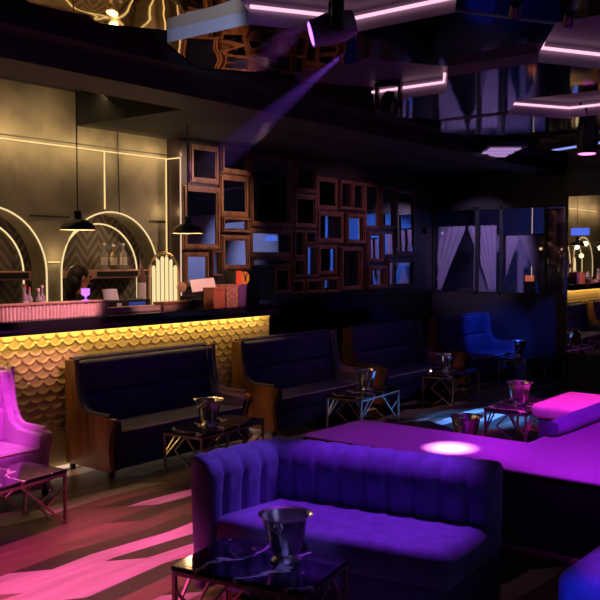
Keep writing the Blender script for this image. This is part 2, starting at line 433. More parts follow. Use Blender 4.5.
# moving heads
def moving_head(label, loc, rz, tilt, lens, group='moving head lights on the ceiling', s=1., top=3.2, body='black'):
    t = thing('moving_head_light', label, 'stage light', loc, rz, group)
    MB().box(-.13 * s, -.1 * s, .30 * s, .13 * s, .1 * s, .40 * s, .02).build('base', t, 'black', True)
    MB().tube([(0, 0, .40 * s), (0, 0, top - loc[2])], .02, 8).build('hanger', t, 'black', True)
    y = MB()
    for q in (-1, 1): y.box(q * .12 * s, -.04 * s, 0, q * .155 * s, .04 * s, .30 * s, .008)
    y.box(-.155 * s, -.05 * s, .25 * s, .155 * s, .05 * s, .30 * s, .008)
    y.build('yoke', t, 'black', True)
    h = MB().lathe([(.02 * s, .13 * s), (.075 * s, .12 * s), (.095 * s, .05 * s), (.1 * s, -.05 * s), (.085 * s, -.13 * s), (.09 * s, -.16 * s)], 20).build('head', t, body, True, (0, 0, .06 * s), (tilt, 0, 0))
    MB().lathe([(.075 * s, -.162 * s), (.07 * s, -.166 * s)], 20).build('lens', h, lens)
    return t
moving_head('grey moving head light at top centre throwing the violet beam', (3.74, 2.70, 2.88), math.radians(40), math.radians(75), 'lens_vio', s=.85, body='head_grey')
moving_head('black moving head light with magenta lens at the right edge of the ceiling', (7.66, 2.74, 2.74), math.radians(30), math.radians(0), 'lens_mag', s=1.0)
moving_head('small dark moving head light left of the bent pink light line', (5.69, 3.60, 2.86), math.radians(100), math.radians(25), 'black', s=.7)
def small_spot(label, loc, rz, lens):
    t = thing('spot_light', label, 'stage light', loc, rz, 'small spot lights')
    MB().tube([(0, 0, 0), (0, 0, .22)], .012, 6).build('bracket', t, 'black')
    MB().lathe([(.02, .06), (.045, .05), (.05, -.08)], 14).build('barrel', t, 'black', True, rot=(math.radians(60), 0, 0))
    MB().lathe([(.042, -.081), (.04, -.084)], 14).build('lens', t, lens, rot=(math.radians(60), 0, 0)); t.scale = (.6, .6, .6)
    return t
small_spot('small spot light with amber lens in the ceiling near the top edge', (4.10, 1.845, 2.96), math.radians(-60), 'tealight')
small_spot('small blue spot light in the ceiling at the top right', (4.43, 1.69, 2.96), math.radians(-60), 'lens_blue')
small_spot('small spot light with blue white lens left of the white drapes', (11.55, 6.62, 2.12), math.radians(-60), 'lens_blue')

# violet beam in haze: a bounded cone of haze lit by the moving head
m, nt, out = newmat('haze'); vs = nt.nodes.new('ShaderNodeVolumeScatter'); vs.inputs['Color'].default_value = (.9, .9, .95, 1); vs.inputs['Density'].default_value = .11; vs.inputs['Anisotropy'].default_value = .2
nt.links.new(vs.outputs[0], out.inputs['Volume']); M['haze'] = m
A, B = Vector((3.93, 2.80, 2.83)), Vector((6.55, 6.45, 2.62))
hz = MB().tube([A, B], [.05, .15], 20).build('beam_haze', None, 'haze', True)
hz['kind'] = 'stuff'; tag(hz, 'violet light beam through haze running down from the top moving head', 'light beam')
dv = (B - A).normalized()
spot(A - dv * .06 + Vector((0, 0, 0)), B, (.32, .08, 1), 900, 5.5, .5, .01)

# ------------------------------------------------------------------ LED lines of the bar wall
GW = 'warm light strips on the bar wall'
def wled(pts, label, mat='led_warm', r=.0075): return tag(MB().tube(pts, r, 6).build('led_light_strip', None, mat), label, 'led light', GW)
wled([(2.0, YB - .012, 2.775), (6.362, YB - .012, 2.765), (6.362, YF - .012, 2.765)], 'long warm light strip running level high on the concrete bar wall')
wled([(5.52, YB - .012, 2.765), (5.52, YB - .012, 2.19)], 'upright warm light strip from the long strip down to the arch top')
wled([(6.35, YB - .014, 2.76), (6.35, YB - .014, 1.25)], 'upright warm light strip at the end of the concrete wall')
wled([(6.37, YF - .014, 2.76), (6.37, YF - .014, 1.25)], 'upright pinkish light strip crossing the leftmost framed mirror', 'led_foot', .008)
wled([(4.84, YB - .012, 1.66), (4.975, YB - .012, 1.66)], 'short level light strip joining the two arches left of the bartender')
def arch_led(cx, r, y, zb=1.2): return [(cx + r, y, zb)] + [(x, y, z) for x, z in arc(cx, r, 28)] + [(cx - r, y, zb)]
for cx, n in ((ARCH[0], 'arch mirrored at the right edge'), (ARCH[1], 'arch cut by the left edge'), (ARCH[2], 'arch behind the bartender')):
    wled(arch_led(cx, .615, YB - .012), 'outer curved light line round the ' + n, 'led_arch')
    wled(arch_led(cx, .50, YB + .19), 'inner curved light line set back inside the ' + n, 'led_arch', .008)
ln = MB().tube([(5.68, YB - .02, 3.25), (5.70, YB - .02, 2.16)], .006, 6).build('wall_cable', None, 'black')
tag(ln, 'thin black cable running down the bar wall to the right arch', 'cable')

# niche shelves
def shelf(x0, x1, label):
    t = thing('niche_shelf', label, 'shelf', ((x0 + x1) / 2, YB, 1.5), 0, 'shelves in the arched niches'); w = (x1 - x0) / 2
    MB().box(-w, -.10, 0, w, .195, .08, .004).build('board', t, 'box_wood')
    MB().box(-w * .55, -.108, .014, w * .93, -.098, .066).build('front_inlay', t, 'black'); return t
shelf(5.13, 6.07, 'shallow shelf with dark front in the right arch, two bottles on it')
shelf(3.66, 4.60, 'shallow empty shelf with dark front in the arch cut by the left edge')

# ------------------------------------------------------------------ bottles
def bottle(name, label, loc, mat, h, r, cap, group):
    t = thing(name, label, 'bottle', loc, 0, group)
    MB().lathe([(r * .95, 0), (r, .01), (r, h * .56), (r * .9, h * .63), (r * .38, h * .74), (r * .34, h * .93)], 14).build('body', t, mat, True)
    MB().lathe([(r * .42, h * .91), (r * .42, h), (r * .3, h * 1.005)], 12).build('cap', t, cap, True)
    MB().lathe([(r * 1.01, h * .18), (r * 1.02, h * .2), (r * 1.02, h * .46), (r * 1.01, h * .48)], 14, close=False).build('label', t, 'label', True)
    return t
GN = 'bottles on the shelf in the right arch'
bottle('liquor_bottle', 'clear liquor bottle with pale cap on the niche shelf, leftmost', (5.49, YB - .03, 1.58), 'bottle_clear', .27, .036, 'label', GN)
bottle('liquor_bottle', 'amber liquor bottle on the niche shelf, middle of three', (5.66, YB + .03, 1.58), 'bottle_dark', .26, .036, 'label', GN)
bottle('liquor_bottle', 'clear liquor bottle on the niche shelf, rightmost of three', (5.72, YB - .05, 1.58), 'bottle_clear', .27, .036, 'label', GN)
GB = 'bottles on the bar top'
lbl = ['red-capped clear bottle on the bar top, leftmost of the cluster', 'clear bottle with dark red cap, second from left on the bar top', 'plain clear bottle, third from left on the bar top', 'taller clear bottle, rightmost of the bar top cluster']
for k, (x, h, c) in enumerate(((4.02, .27, 'cap_red'), (4.085, .24, 'cap_red'), (4.15, .23, 'label'), (4.205, .255, 'label'))):
    bottle('liquor_bottle', lbl[k], (x, 6.0 + .03 * (k % 2), 1.22), 'bottle_clear', h, .03, c, GB)
bottle('tall_bottle', 'tall dark bottle beside the lit ribbed lantern', (5.345, 6.10, 1.22), 'bottle_dark', .52, .042, 'black', GB)

# ------------------------------------------------------------------ bar counter
BX0, BX1 = 2.0, 6.77
bar = thing('bar_counter', 'long bar with glowing gold fish-scale front and black worktop', 'bar counter', (0, 0, 0))
MB().box(BX0, 5.60, 1.113, BX1, 6.15, 1.22, .006).build('worktop', bar, 'worktop', True)
MB().box(BX0, 5.76, 0, BX1, 6.08, 1.113).build('body', bar, 'black')
def scale_h(u, v):                         # tip of the top-most fish scale over (u, v)
    w, p, r = .125, .0625, .0665
    
    j0 = int(math.floor(v / p))
    for j in range(j0 + 3, j0 - 2, -1):
        off = (w / 2 if j % 2 else 0); i = round((u - off) / w); dx = u - off - i * w
        if abs(dx) > r: continue
        low = j * p - math.sqrt(r * r - dx * dx)
        if v >= low:
            t = (v - low) / (2 * p)
            dd = v - low; rim = 1 if dd > .006 else dd / .006; rim *= 1.0 if dd > .02 else 1.35
            return .0155 * max(0, 1 - t * .9) * rim
    return 0
NU, NV = 460, 92
MB().grid(NU, NV, lambda a, b: (BX0 + 1.0 + (BX1 - BX0 - 1.0) * a, 5.752 - scale_h(a * (BX1 - BX0 - 1.0), b * .80), .30 + .80 * b)).build('scale_front', bar, 'gold_scale', 'all', fix=False)
MB().box(BX0, 5.735, 0.02, BX1, 5.77, .30).build('kick_panel', bar, 'kick')
MB().box(BX0, 5.705, 1.100, BX1 - .03, 5.72, 1.112).build('led_strip', bar, 'led_bar')
MB().box(BX0, 5.70, .0, BX1 - .03, 5.732, .022).build('foot_led', bar, 'led_foot')
area((4.85, 5.635, 1.10), (4.85, 5.75, .80), (1, .66, .17), 7, 3.8, .02)
area((4.85, 5.66, .05), (4.85, 5.62, 0), (1, .7, .5), .8, 3.9, .02)

# ribbed rose rail and box on the bar
rr = MB(); n = 62
pts = []
for k in range(n * 6 + 1):
    x = 2.6 + (4.64 - 2.6) * k / (n * 6); pts.append((x, 5.72 - .012 * abs(math.sin(PI * k / 6))))
pts += [(4.64, 5.86), (2.6, 5.86)]
t = thing('glass_rail', 'rose coloured ribbed rail standing along the bar edge on the left', 'bar rail', (0, 0, 0))
rr.prism(pts, 1.221, 1.335).build('ribbed_panel', t, 'pink_glass')
MB().box(2.6, 5.70, 1.335, 4.65, 5.87, 1.345).build('top_plate', t, 'box_wood')
t = thing('serving_tray', 'low rose wooden tray on the bar in front of the cash register', 'tray', (4.96, 5.80, 1.22))
MB().box(-.30, -.06, 0, .30, .06, .055, .004).build('body', t, 'box_wood', True)
MB().box(-.28, -.062, .012, .28, -.059, .04).build('front_inlay', t, 'pink_glass')

# cash register with receipt paper
t = thing('cash_register', 'black cash register on the bar with a white sheet standing on it', 'cash register', (5.05, 6.0, 1.22))
MB().box(-.24, -.09, 0, .24, .10, .105, .008).build('body', t, 'black', True)
MB().box(-.02, -.094, .03, .17, -.088, .085).build('display', t, 'screen')
MB().box(-.16, -.095, .035, -.11, -.088, .08).build('knob_plate', t, 'label')
MB().prism([(-.235, .105), (-.065, .105), (-.09, .205), (-.25, .205)], -.01, -.004, 'y').build('paper_sheet', t, 'paper', rot=(0, 0, 0))

# lit ribbed lantern
t = thing('ribbed_lantern', 'glowing cream ribbed lantern with rounded top standing on the bar', 'lantern', (5.565, 6.03, 1.22), math.radians(-14))
MB().box(-.155, -.05, 0, .155, .05, .03, .006).build('base', t, 'box_wood', True)
for k in range(6):
    x = -.115 + .046 * k; h = .50 - .09 * (abs(k - 2.5) / 2.5) ** 2
    MB().tube([(x, -.01, .03), (x, -.01, h - .02), (x, -.01, h)], [.017, .017, .008], 10).build('glass_rib', t, 'lantern', True)
ar = [(.155 * math.cos(PI * k / 14), -.0, .34 + .19 * math.sin(PI * k / 14)) for k in range(15)]
MB().tube([(.155, 0, .03)] + ar + [(-.155, 0, .03)], .014, 8).build('frame', t, 'gold_scale', True)
MB().lathe([(.0, 0), (.05, 0), (.05, .02), (.0, .025)], 18, close=False).build('badge', t, 'gold_scale', True, (.165, -.03, .20), (PI / 2, 0, 0))
# clutter right of the lantern
def simple_box(name, label, cat, x, y, w, d, h, mat, lid=None, rz=0, group=None):
    t = thing(name, label, cat, (x, y, 1.22), rz, group)
    MB().box(-w / 2, -d / 2, 0, w / 2, d / 2, h, .004).build('body', t, mat, True)
    MB().box(-w / 2 - .003, -d / 2 - .003, h - .02, w / 2 + .003, d / 2 + .003, h + .004).build('lid', t, lid or mat); return t
simple_box('wooden_caddy', 'low rust coloured caddy on the bar in front of the lantern', 'caddy', 5.45, 5.80, .33, .14, .075, 'box_wood', 'orange_box')
t = thing('bowl', 'dark round bowl on the bar, left of the slanted menu card', 'bowl', (5.74, 5.80, 1.22))
MB().lathe([(.04, 0), (.045, .01), (.085, .05), (.09, .085), (.084, .085), (.075, .05), (.01, .02)], 20).build('body', t, 'black', True)
t = thing('bowl', 'second dark bowl set behind the first on the bar', 'bowl', (5.84, 6.02, 1.22))
MB().lathe([(.04, 0), (.045, .01), (.08, .06), (.085, .11), (.08, .11), (.07, .06), (.01, .02)], 20).build('body', t, 'black', True)
t = thing('menu_card', 'pale pink menu card tilted on a stand on the bar', 'menu card', (6.13, 6.05, 1.22), math.radians(-8))
MB().box(-.15, -.006, 0, .15, .006, .125).build('card', t, 'paper', loc=(0, 0, .15), rot=(math.radians(-18), math.radians(-4), 0))
MB().bar((0, .02, 0), (0, .02, .16), .02).build('stand', t, 'black'); MB().box(-.08, -.05, 0, .08, .07, .01).build('base', t, 'black')
simple_box('carton', 'plain rust red carton on the bar below the menu card', 'carton', 5.97, 5.76, .16, .14, .19, 'orange_box', 'orange_box')
simple_box('carton', 'speckled pinkish carton between the rust and purple cartons', 'carton', 6.145, 5.75, .17, .14, .215, 'pattern_card', 'pattern_card')
simple_box('carton', 'purple carton beside the black chiller on the bar', 'carton', 6.295, 5.75, .11, .14, .21, 'purple_card', 'purple_card')
t = thing('shot_chiller', 'black drink chiller with red and orange stag emblem at the bar end', 'drink chiller', (6.585, 5.97, 1.22))
MB().box(-.15, -.10, 0, .19, .10, .35, .008).build('body', t, 'black', True)
MB().box(-.285, -.035, .20, -.22, -.02, .35).build('red_panel', t, 'red_lit', loc=(.10, -.085, 0))
em = MB().lathe([(.0, 0), (.066, 0), (.066, .012), (.0, .014)], 24, close=False).build('emblem_disc', t, 'orange_lit', loc=(-.06, -.102, .275), rot=(PI / 2, 0, 0))
st = MB()
for q in (-1, 1):
    st.bar((q * .006, .016, 0), (q * .030, .040, 0), .006, .004); st.bar((q * .018, .028, 0), (q * .014, .046, 0), .005, .004); st.bar((q * .030, .040, 0), (q * .024, .054, 0), .005, .004)
st.prism([(-.012, .018), (.012, .018), (.009, -.03), (0, -.04), (-.009, -.03)], 0, .004)
st.build('stag_mark', em, 'black', loc=(0, 0, .015))

# purple glowing glass by the bartender
t = thing('cocktail_glass', 'purple glowing drink glass on the rail in front of the bartender', 'glass', (4.47, 5.80, 1.345))
MB().lathe([(.03, 0), (.032, .004), (.006, .01), (.006, .03), (.035, .05), (.036, .10), (.033, .10), (.03, .055)], 14).build('goblet', t, 'purple_orb', True)
MB().tube([(0, 0, .05), (-.02, -.01, .15)], .004, 6).build('straw', t, 'cap_red')

# pendant lamps
def pendant(label, loc):
    t = thing('pendant_lamp', label, 'pendant lamp', loc, 0, 'pendant lamps over the bar')
    MB().lathe([(.15, 0), (.15, .016), (.125, .055), (.075, .085), (.036, .098), (.034, .16), (.012, .168)], 28, close=False).build('shade', t, 'black', True)
    MB().lathe([(.148, .001), (.147, .015), (.12, .052), (.07, .08), (.001, .09)], 28, close=False).build('inner_shade', t, 'shade_in', True)
    MB().ball((0, 0, .035), .028, 12, 8).build('bulb', t, 'bulb', True)
    MB().tube([(0, 0, .16), (0, 0, 3.3 - loc[2])], .005, 6).build('cord', t, 'black')
    point((loc[0], loc[1], loc[2] - .03), (1, .55, .25), 4, .03); return t
pendant('black dome pendant lamp hanging over the bartender', (4.475, 5.9, 1.935))
pendant('black dome pendant lamp hanging near the framed mirrors', (5.755, 5.9, 1.935))

# ------------------------------------------------------------------ bartender
def skin_mesh(verts, edges, radii, sub=2):
    me = bpy.data.meshes.new('tmp'); me.from_pydata(verts, edges, [])
    o = bpy.data.objects.new('tmp', me); COL.objects.link(o)
    sk = o.modifiers.new('s', 'SKIN'); sk.use_smooth_shade = True
    ss = o.modifiers.new('u', 'SUBSURF'); ss.levels = sub; ss.render_levels = sub
    for i, r in enumerate(radii):
        d = me.skin_vertices[0].data[i]; d.radius = r if isinstance(r, tuple) else (r, r); d.use_root = (i == 0)
    dg = bpy.context.evaluated_depsgraph_get(); nm = bpy.data.meshes.new_from_object(o.evaluated_get(dg))
    bpy.data.objects.remove(o); return nm
def bartender():
    t = thing('person', 'bartender with dark hair and black shirt standing behind the bar, turned sideways', 'person', (4.90, 6.44, 0), math.radians(-25))
    # local +x is where the person faces
    V = []; E = []; Rd = []
    def ch(pts, start=None):
        prev = start
        for p, r in pts:
            V.append(p); Rd.append(r); i = len(V) - 1
            if prev is not None: E.append((prev, i))
            prev = i
        return prev
    ch([((0, 0, .90), (.10, .14))])
    ch([((0, 0, 1.05), (.085, .12)), ((0, 0, 1.20), (.095, .14)), ((.0, 0, 1.31), (.08, .13)), ((.0, 0, 1.375), (.05, .055)), ((.01, 0, 1.43), (.048, .048)), ((.025, 0, 1.50), (.082, .07)), ((.022, 0, 1.565), (.078, .068)), ((.01, 0, 1.605), (.045, .04))], 0)
    for q in (-1, 1):
        ch([((0, q * .09, .84), (.085, .08)), ((.01, q * .10, .48), .055), ((-.01, q * .10, .10), .038), ((.06, q * .11, .04), (.035, .04)), ((.15, q * .115, .03), (.025, .035))], 0)
        w = ch([((.0, q * .165, 1.315), .05), ((-.01, q * .215, 1.08), .038), ((.16, q * .19, .96), .03), ((.23, q * .17, .955), .026)], 3)
        ch([((.275, q * .165, .95), (.016, .034))], w); hd = len(V) - 1
        for f in range(4):
            y = q * (.145 + .016 * f); L = (.05, .06, .056, .044)[3 - f if q < 0 else f]
            ch([((.30, y, .952), .0085), ((.30 + L * .6, y, .945), .008), ((.30 + L, y, .925), .007)], hd)
        ch([((.265, q * .125, .945), .010), ((.295, q * .112, .94), .008)], hd)
    me = skin_mesh(V, E, Rd)
    for k in ('skin', 'shirt', 'black'): me.materials.append(M[k])
    for p in me.polygons:
        z = p.center.z; c = p.center; p.use_smooth = True
        p.material_index = 0 if (z > 1.37 or (c.x > .10 and .85 < z < 1.0)) else (1 if z > .88 else 2)
    o = bpy.data.objects.new('body', me); COL.objects.link(o); o.parent = t
    MB().lathe([(.001, 0), (.013, .005), (.010, .03), (.004, .045)], 8).build('nose', o, 'skin', True, (.105, 0, 1.495))
    for q in (-1, 1):
        MB().ball((.092, q * .030, 1.53), .011, 8, 6).build('eye', o, 'black', True)
        MB().ball((.02, q * .078, 1.51), (.018, .009, .03), 8, 6).build('ear', o, 'skin', True)
    MB().ball((.095, 0, 1.462), (.012, .025, .007), 8, 6).build('mouth', o, 'cap_red', True)
    h = MB().ball((-.012, 0, 1.555), (.098, .088, .085), 18, 12).ball((-.05, 0, 1.49), (.075, .08, .12), 16, 10).ball((-.09, 0, 1.40), (.045, .06, .12), 14, 10)
    h.build('hair', t, 'hair', True)
bartender()

# ------------------------------------------------------------------ framed mirrors
GM = 'wood-framed mirrors on the collage wall'
FR = [
 (6.50, 2.52, 6.95, 2.94, 'topmost left framed mirror beside the end of the light strip'),
 (6.95, 2.65, 7.45, 3.00, 'framed mirror high under the soffit, left of the largest tall mirror'),
 (6.38, 1.79, 6.96, 2.49, 'large framed mirror behind the right pendant lamp'),
 (6.96, 2.17, 7.45, 2.65, 'dark upright framed mirror right of the large one behind the pendant'),
 (6.97, 1.99, 7.45, 2.17, 'low wide framed mirror just above the bright white mirror'),
 (6.97, 1.56, 7.46, 1.97, 'bright whitish framed mirror above the red emblem'),
 (6.41, 1.38, 6.79, 1.77, 'framed mirror with broad moulding behind the menu card'),
 (6.79, 1.50, 6.97, 1.79, 'narrow small framed mirror between two broad ones behind the cartons'),
 (7.46, 2.07, 8.27, 2.93, 'largest tall dark framed mirror in the middle of the collage'),
 (7.46, 1.71, 8.27, 2.06, 'wide framed mirror below the largest dark one'),
 (8.28, 2.52, 8.74, 2.93, 'black framed mirror right of the largest one, near the soffit'),
 (8.28, 2.08, 8.75, 2.51, 'framed mirror with pale lower corner right of the largest one'),
 (8.76, 2.33, 9.22, 2.76, 'first of the dark upper mirrors right of the corner step'),
 (9.23, 2.35, 9.54, 2.75, 'narrow dark upper mirror, second right of the corner step'),
 (9.55, 2.35, 9.86, 2.74, 'narrow dark upper mirror, third right of the corner step'),
 (9.87, 2.11, 10.22, 2.75, 'tall narrow mirror with teal lower edge, left of its twin'),
 (10.23, 2.12, 10.64, 2.76, 'tall narrow mirror with teal lower edge, right of its twin'),
 (10.65, 1.74, 11.20, 2.74, 'tall mirror at the right end of the collage'),
 (8.78, 1.90, 9.37, 2.32, 'blue glowing mirror at the centre of the right group'),
 (9.38, 1.89, 9.86, 2.31, 'dim mirror between the blue one and the teal-edged pair'),
 (8.28, 1.71, 8.52, 2.06, 'small upright mirror right of the wide central one'),
 (8.53, 1.88, 8.77, 2.06, 'small squarish mirror left of the blue glowing one'),
 (8.25, 1.46, 8.50, 1.70, 'small mirror in the second row from the bottom, left side'),
 (8.52, 1.46, 8.78, 1.87, 'upright mirror left of the mirror with the bright speckle'),
 (8.80, 1.48, 9.22, 1.88, 'mirror with bright speckled reflection under the blue one'),
 (9.25, 1.26, 9.77, 1.86, 'tall low mirror with blue reflection, middle of the right group'),
 (9.92, 1.64, 10.34, 2.08, 'squarish grey mirror under the left teal-edged one'),
 (10.35, 1.72, 10.64, 2.09, 'small grey mirror under the right teal-edged one'),
 (9.92, 1.26, 10.41, 1.60, 'blue low mirror left of the bottom right corner one'),
 (10.44, 1.26, 11.20, 1.70, 'wide blue mirror at the bottom right corner of the collage'),
 (8.26, 1.25, 8.50, 1.44, 'bottom row small mirror, first of three'),
 (8.51, 1.25, 8.85, 1.44, 'bottom row blue mirror, second of three'),
 (8.87, 1.24, 9.24, 1.46, 'bottom row blue mirror, third of three'),
 (7.92, 1.27, 8.23, 1.59, 'low dark blue mirror right of the black chiller'),
 (7.48, 1.60, 8.23, 1.70, 'slim wide mirror strip under the wide central one'),
]
for k, (x0, z0, x1, z1, lab) in enumerate(FR):
    t = thing('framed_mirror', lab, 'mirror', ((x0 + x1) / 2, YF, z0), 0, GM)
    w = (x1 - x0) / 2 - .004; h = z1 - z0 - .008; s = min(.062, w * .26, h * .2); dep = .035 + .018 * ((k * 5) % 3)
    f = MB()
    for d0, d1, s0, s1 in ((0, dep * .7, 0, s), (dep * .7, dep, s * .25, s * .7)):
        for a, b, c, d in ((-w, w, 0, 0), ):
            pass
        o = [(-w + s0, s0), (w - s0, s0), (w - s0, h - s0), (-w + s0, h - s0)]; i = [(-w + s1, s1), (w - s1, s1), (w - s1, h - s1), (-w + s1, h - s1)]
        for q in range(4):
            p = [o[q], o[(q + 1) % 4], i[(q + 1) % 4], i[q]]
            f.prism(p, -d0, -d1, 'y')
    f.build('frame', t, 'frame_wood')
    rx = math.radians(random.uniform(-1.6, 1.0)); rz_ = math.radians(random.uniform(-2.5, 2.5))
    MB().box(-w + s, -.004, s - h / 2, w - s, 0, h - s - h / 2).build('glass', t, 'mirror', loc=(0, -.018, h / 2), rot=(rx, 0, rz_))

# ------------------------------------------------------------------ banquettes
def banquette(name, label, loc, fab, group, wood_m='wood'):
    # local: x along the length (0..1.6), y = 0 at the front, .60 at the back, z up
    Lh, D, H = 1.60, .60, .885
    t = thing(name, label, 'sofa', loc, 0, group)
    def side(ins=0.):
        top = H - ins; bk = D
        p = [(bk, .05), (bk, top), (bk - .10 + ins * .3, top)]
        for k in range(9):                          # sweep from the tall wing to the arm
            a = k / 8; p.append((bk - .125 - .30 * a ** 2.0 * .62 - .0, top - (H - .475) * (1 - (1 - a) ** 2.2)))
        p += [(.06 + ins, .475 - ins), (.01 + ins, .46 - ins), (.0 + ins, .43 - ins), (.02 + ins, .40 - ins)]
        for k in range(1, 6): p.append((.02 + ins + .05 * math.sin(PI * k / 6), .40 - ins - .06 * k))
        p += [(.03 + ins, .05)]
        return p
    for q, x in ((0, 0), (1, Lh - .045)):
        MB().prism(side(), x, x + .045, 'x', .006, 1).build('side_panel', t, wood_m if fab == 'navy' else fab, True)
        x2 = .045 if q == 0 else Lh - .045 - .055
        MB().prism(side(.018), x2, x2 + .055, 'x', .014, 2).build('side_padding', t, fab, True)
        MB().tube([(x + .022, y, z + .004) for y, z in side()[2:13]], .021, 8).build('arm_roll', t, fab, True)
    # back: three horizontal padded bands
    x0, x1 = .10, Lh - .10
    b = MB().box(.04, D - .05, .10, Lh - .04, D, H - .012); b.build('back_board', t, wood_m)
    bk = MB()
    for z0, z1, dd in ((.34, .60, .13), (.60, .875, .105)):
        bk.box(x0 - .02, D - dd, z0, x1 + .02, D - .03, z1, .035, 3)
    bk.build('backrest', t, fab, True)
    MB().tube([(.03, D - .035, H - .002), (Lh - .03, D - .035, H - .002)], .022, 8).build('top_roll', t, fab, True)
    MB().box(x0, .03, .22, x1, D - .10, .36, .035, 3).build('seat', t, fab, True)
    MB().tube([(x0 + .01, .033, .353), (x1 - .01, .033, .353)], .006, 6).build('piping', t, 'pink_glass')
    MB().box(x0 - .03, .05, .06, x1 + .03, D - .05, .23).build('apron', t, fab)
    for px_ in (.03, Lh - .03):
        for py in (.07, D - .05): MB().lathe([(.02, 0), (.026, .03), (.024, .065)], 10, (px_, py, 0)).build('foot', t, 'black')
    return t
GS = 'high-sided banquette sofas along the bar wall'
sofa = banquette('banquette_sofa', 'dark navy banquette with wooden sides in front of the gold bar front, left one', (4.17, 5.09, 0), 'navy', GS)
SB = [sofa]
for x, lab in ((6.13, 'dark navy banquette with wooden sides at the right end of the gold bar front'),
               (8.02, 'dark navy banquette with wooden sides, second beyond the bar end'),
               (10.0, 'dark navy banquette lit blue at its right end, nearest the glazed booth')):
    SB.append(dup(sofa, (x, 5.09, 0), 0, lab))
banquette('banquette_sofa', 'pink lit upholstered banquette at the left edge of the photo', (2.03, 5.09, 0), 'mauve', GS, 'mauve')

# ------------------------------------------------------------------ coffee tables
def coffee_table(label, loc, rz, Lx, Wy, H=.35, group='steel and marble coffee tables'):
    t = thing('coffee_table', label, 'table', loc, rz, group)
    MB().box(-Lx / 2, -Wy / 2, H - .022, Lx / 2, Wy / 2, H, .003, 1).build('table_top', t, 'marble', True)
    w = .018; a, b = Lx / 2 - .012, Wy / 2 - .012
    for sx in (-1, 1):
        for sy in (-1, 1): MB().bar((sx * a, sy * b, 0), (sx * a, sy * b, H - .022), w).build('leg', t, 'steel')
    r = MB(); z = H - .032
    for sy in (-1, 1): r.bar((-a, sy * b, z), (a, sy * b, z), w)
    for sx in (-1, 1): r.bar((sx * a, -b, z), (sx * a, b, z), w)
    r.build('top_rail', t, 'steel')
    SEG = [((.58, 1), (.28, .62)), ((.28, .62), (.95, .02)), ((.58, 1), (1, .42)), ((.68, .27), (.35, .0))]
    for sx in (-1, 1):
        s = MB()
        for (u0, v0), (u1, v1) in SEG:
            s.bar((sx * a, -sx * (-b + 2 * b * u0) * -1 if sx > 0 else b - 2 * b * u0, v0 * z), (sx * a, -sx * (-b + 2 * b * u1) * -1 if sx > 0 else b - 2 * b * u1, v1 * z), .012, .012, (1, 0, 0))
        s.build('side_lattice', t, 'steel')
    for sy in (-1, 1):
        s = MB()
        for (u0, v0), (u1, v1) in (((.55, 1), (.98, .05)), ((.80, .45), (1, .75)), ((.2, 1), (.02, .55)), ((.02, .45), (.35, 1))):
            s.bar((-a + 2 * a * u0, sy * b, v0 * z), (-a + 2 * a * u1, sy * b, v1 * z), .012, .012, (0, 1, 0))
        s.build('side_lattice', t, 'steel')
    return t
def corner_loc(cx, cy, deg, Lx, Wy):
    a = math.radians(deg); return (cx + Lx / 2 * math.cos(a) - Wy / 2 * math.sin(a), cy + Lx / 2 * math.sin(a) + Wy / 2 * math.cos(a), 0), a
T2 = []
tabs = [((4.577, 4.555), 'marble coffee table with slim bucket behind the violet sofa arm, before the left navy banquette'),
        ((6.747, 4.56), 'marble coffee table before the banquette at the bar end'),
        ((8.648, 4.58), 'marble coffee table with a tealight, before the second banquette beyond the bar'),
        ((10.68, 4.575), 'marble coffee table farthest away, beside the glazed booth')]
l0, a0 = corner_loc(*tabs[0][0], 5, .82, .40)
tab = coffee_table(tabs[0][1], l0, a0, .82, .40)
for (c, lab) in tabs[1:]:
    l_, a_ = corner_loc(*c, 5, .82, .40); dup(tab, l_, a_, lab)
l_, a_ = corner_loc(2.495, 4.40, 7, .82, .40); dup(tab, l_, a_, 'marble coffee table before the pink lit banquette at the left edge')
near = coffee_table('black veined marble coffee table in the foreground before the violet sofa', (2.66 - .063 + .215, 2.09 + .325 + .02, 0), math.radians(101), .66, .44)
dup(tab, (7.43, 3.23, 0), math.radians(3), 'pink lit coffee table beyond the stage edge, beside the magenta ottoman')
# tall side tables between the banquettes at the back
st1 = coffee_table('slim steel side table behind the banquettes, left of the pair', (8.86, 6.25, 0), 0, .42, .38, .62, 'tall steel side tables behind the banquettes')
dup(st1, (10.62, 6.12, 0), 0, 'slim steel side table behind the banquettes, right of the pair')

# ice buckets
def bucket(label, loc, s=1., rz=0):
    t = thing('ice_bucket', label, 'ice bucket', loc, rz, 'steel ice buckets')
    MB().lathe([(0.001, 0), (.068, 0), (.070, .008), (.052, .022), (.056, .035), (.072, .06), (.104, .185), (.108, .197), (.124, .206), (.124, .210), (.106, .203), (.1, .185), (.068, .06), (.05, .04), (.001, .038)], 36, close=False).build('bowl', t, 'chrome', True)
    for q in (-1, 1):
        MB().tube([(q * .104, -.025, .165), (q * .128, -.02, .168), (q * .134, 0, .168), (q * .128, .02, .168), (q * .104, .025, .165)], .005, 6).build('handle', t, 'chrome', True)
    t.scale = (s, s, s); return t
bk0 = bucket('large steel ice bucket on the black marble table in the foreground', (2.90, 2.365, .351), 1.0, .3)
dup(bk0, (4.90, 4.80, .351), .2, 'steel ice bucket on the table before the left navy banquette')
dup(bk0, (7.235, 4.83, .351), .5, 'steel ice bucket on the table before the banquette at the bar end')
dup(bk0, (8.99, 4.86, .351), 1.0, 'steel ice bucket on the table with the tealight')
dup(bk0, (11.10, 4.88, .351), .2, 'steel ice bucket on the farthest table beside the booth')
dup(bk0, (2.60, 4.60, .351), .8, 'dark steel ice bucket on the table cut by the left edge')
dup(bk0, (7.36, 3.22, .351), .1, 'magenta lit ice bucket beside the ottoman beyond the stage')
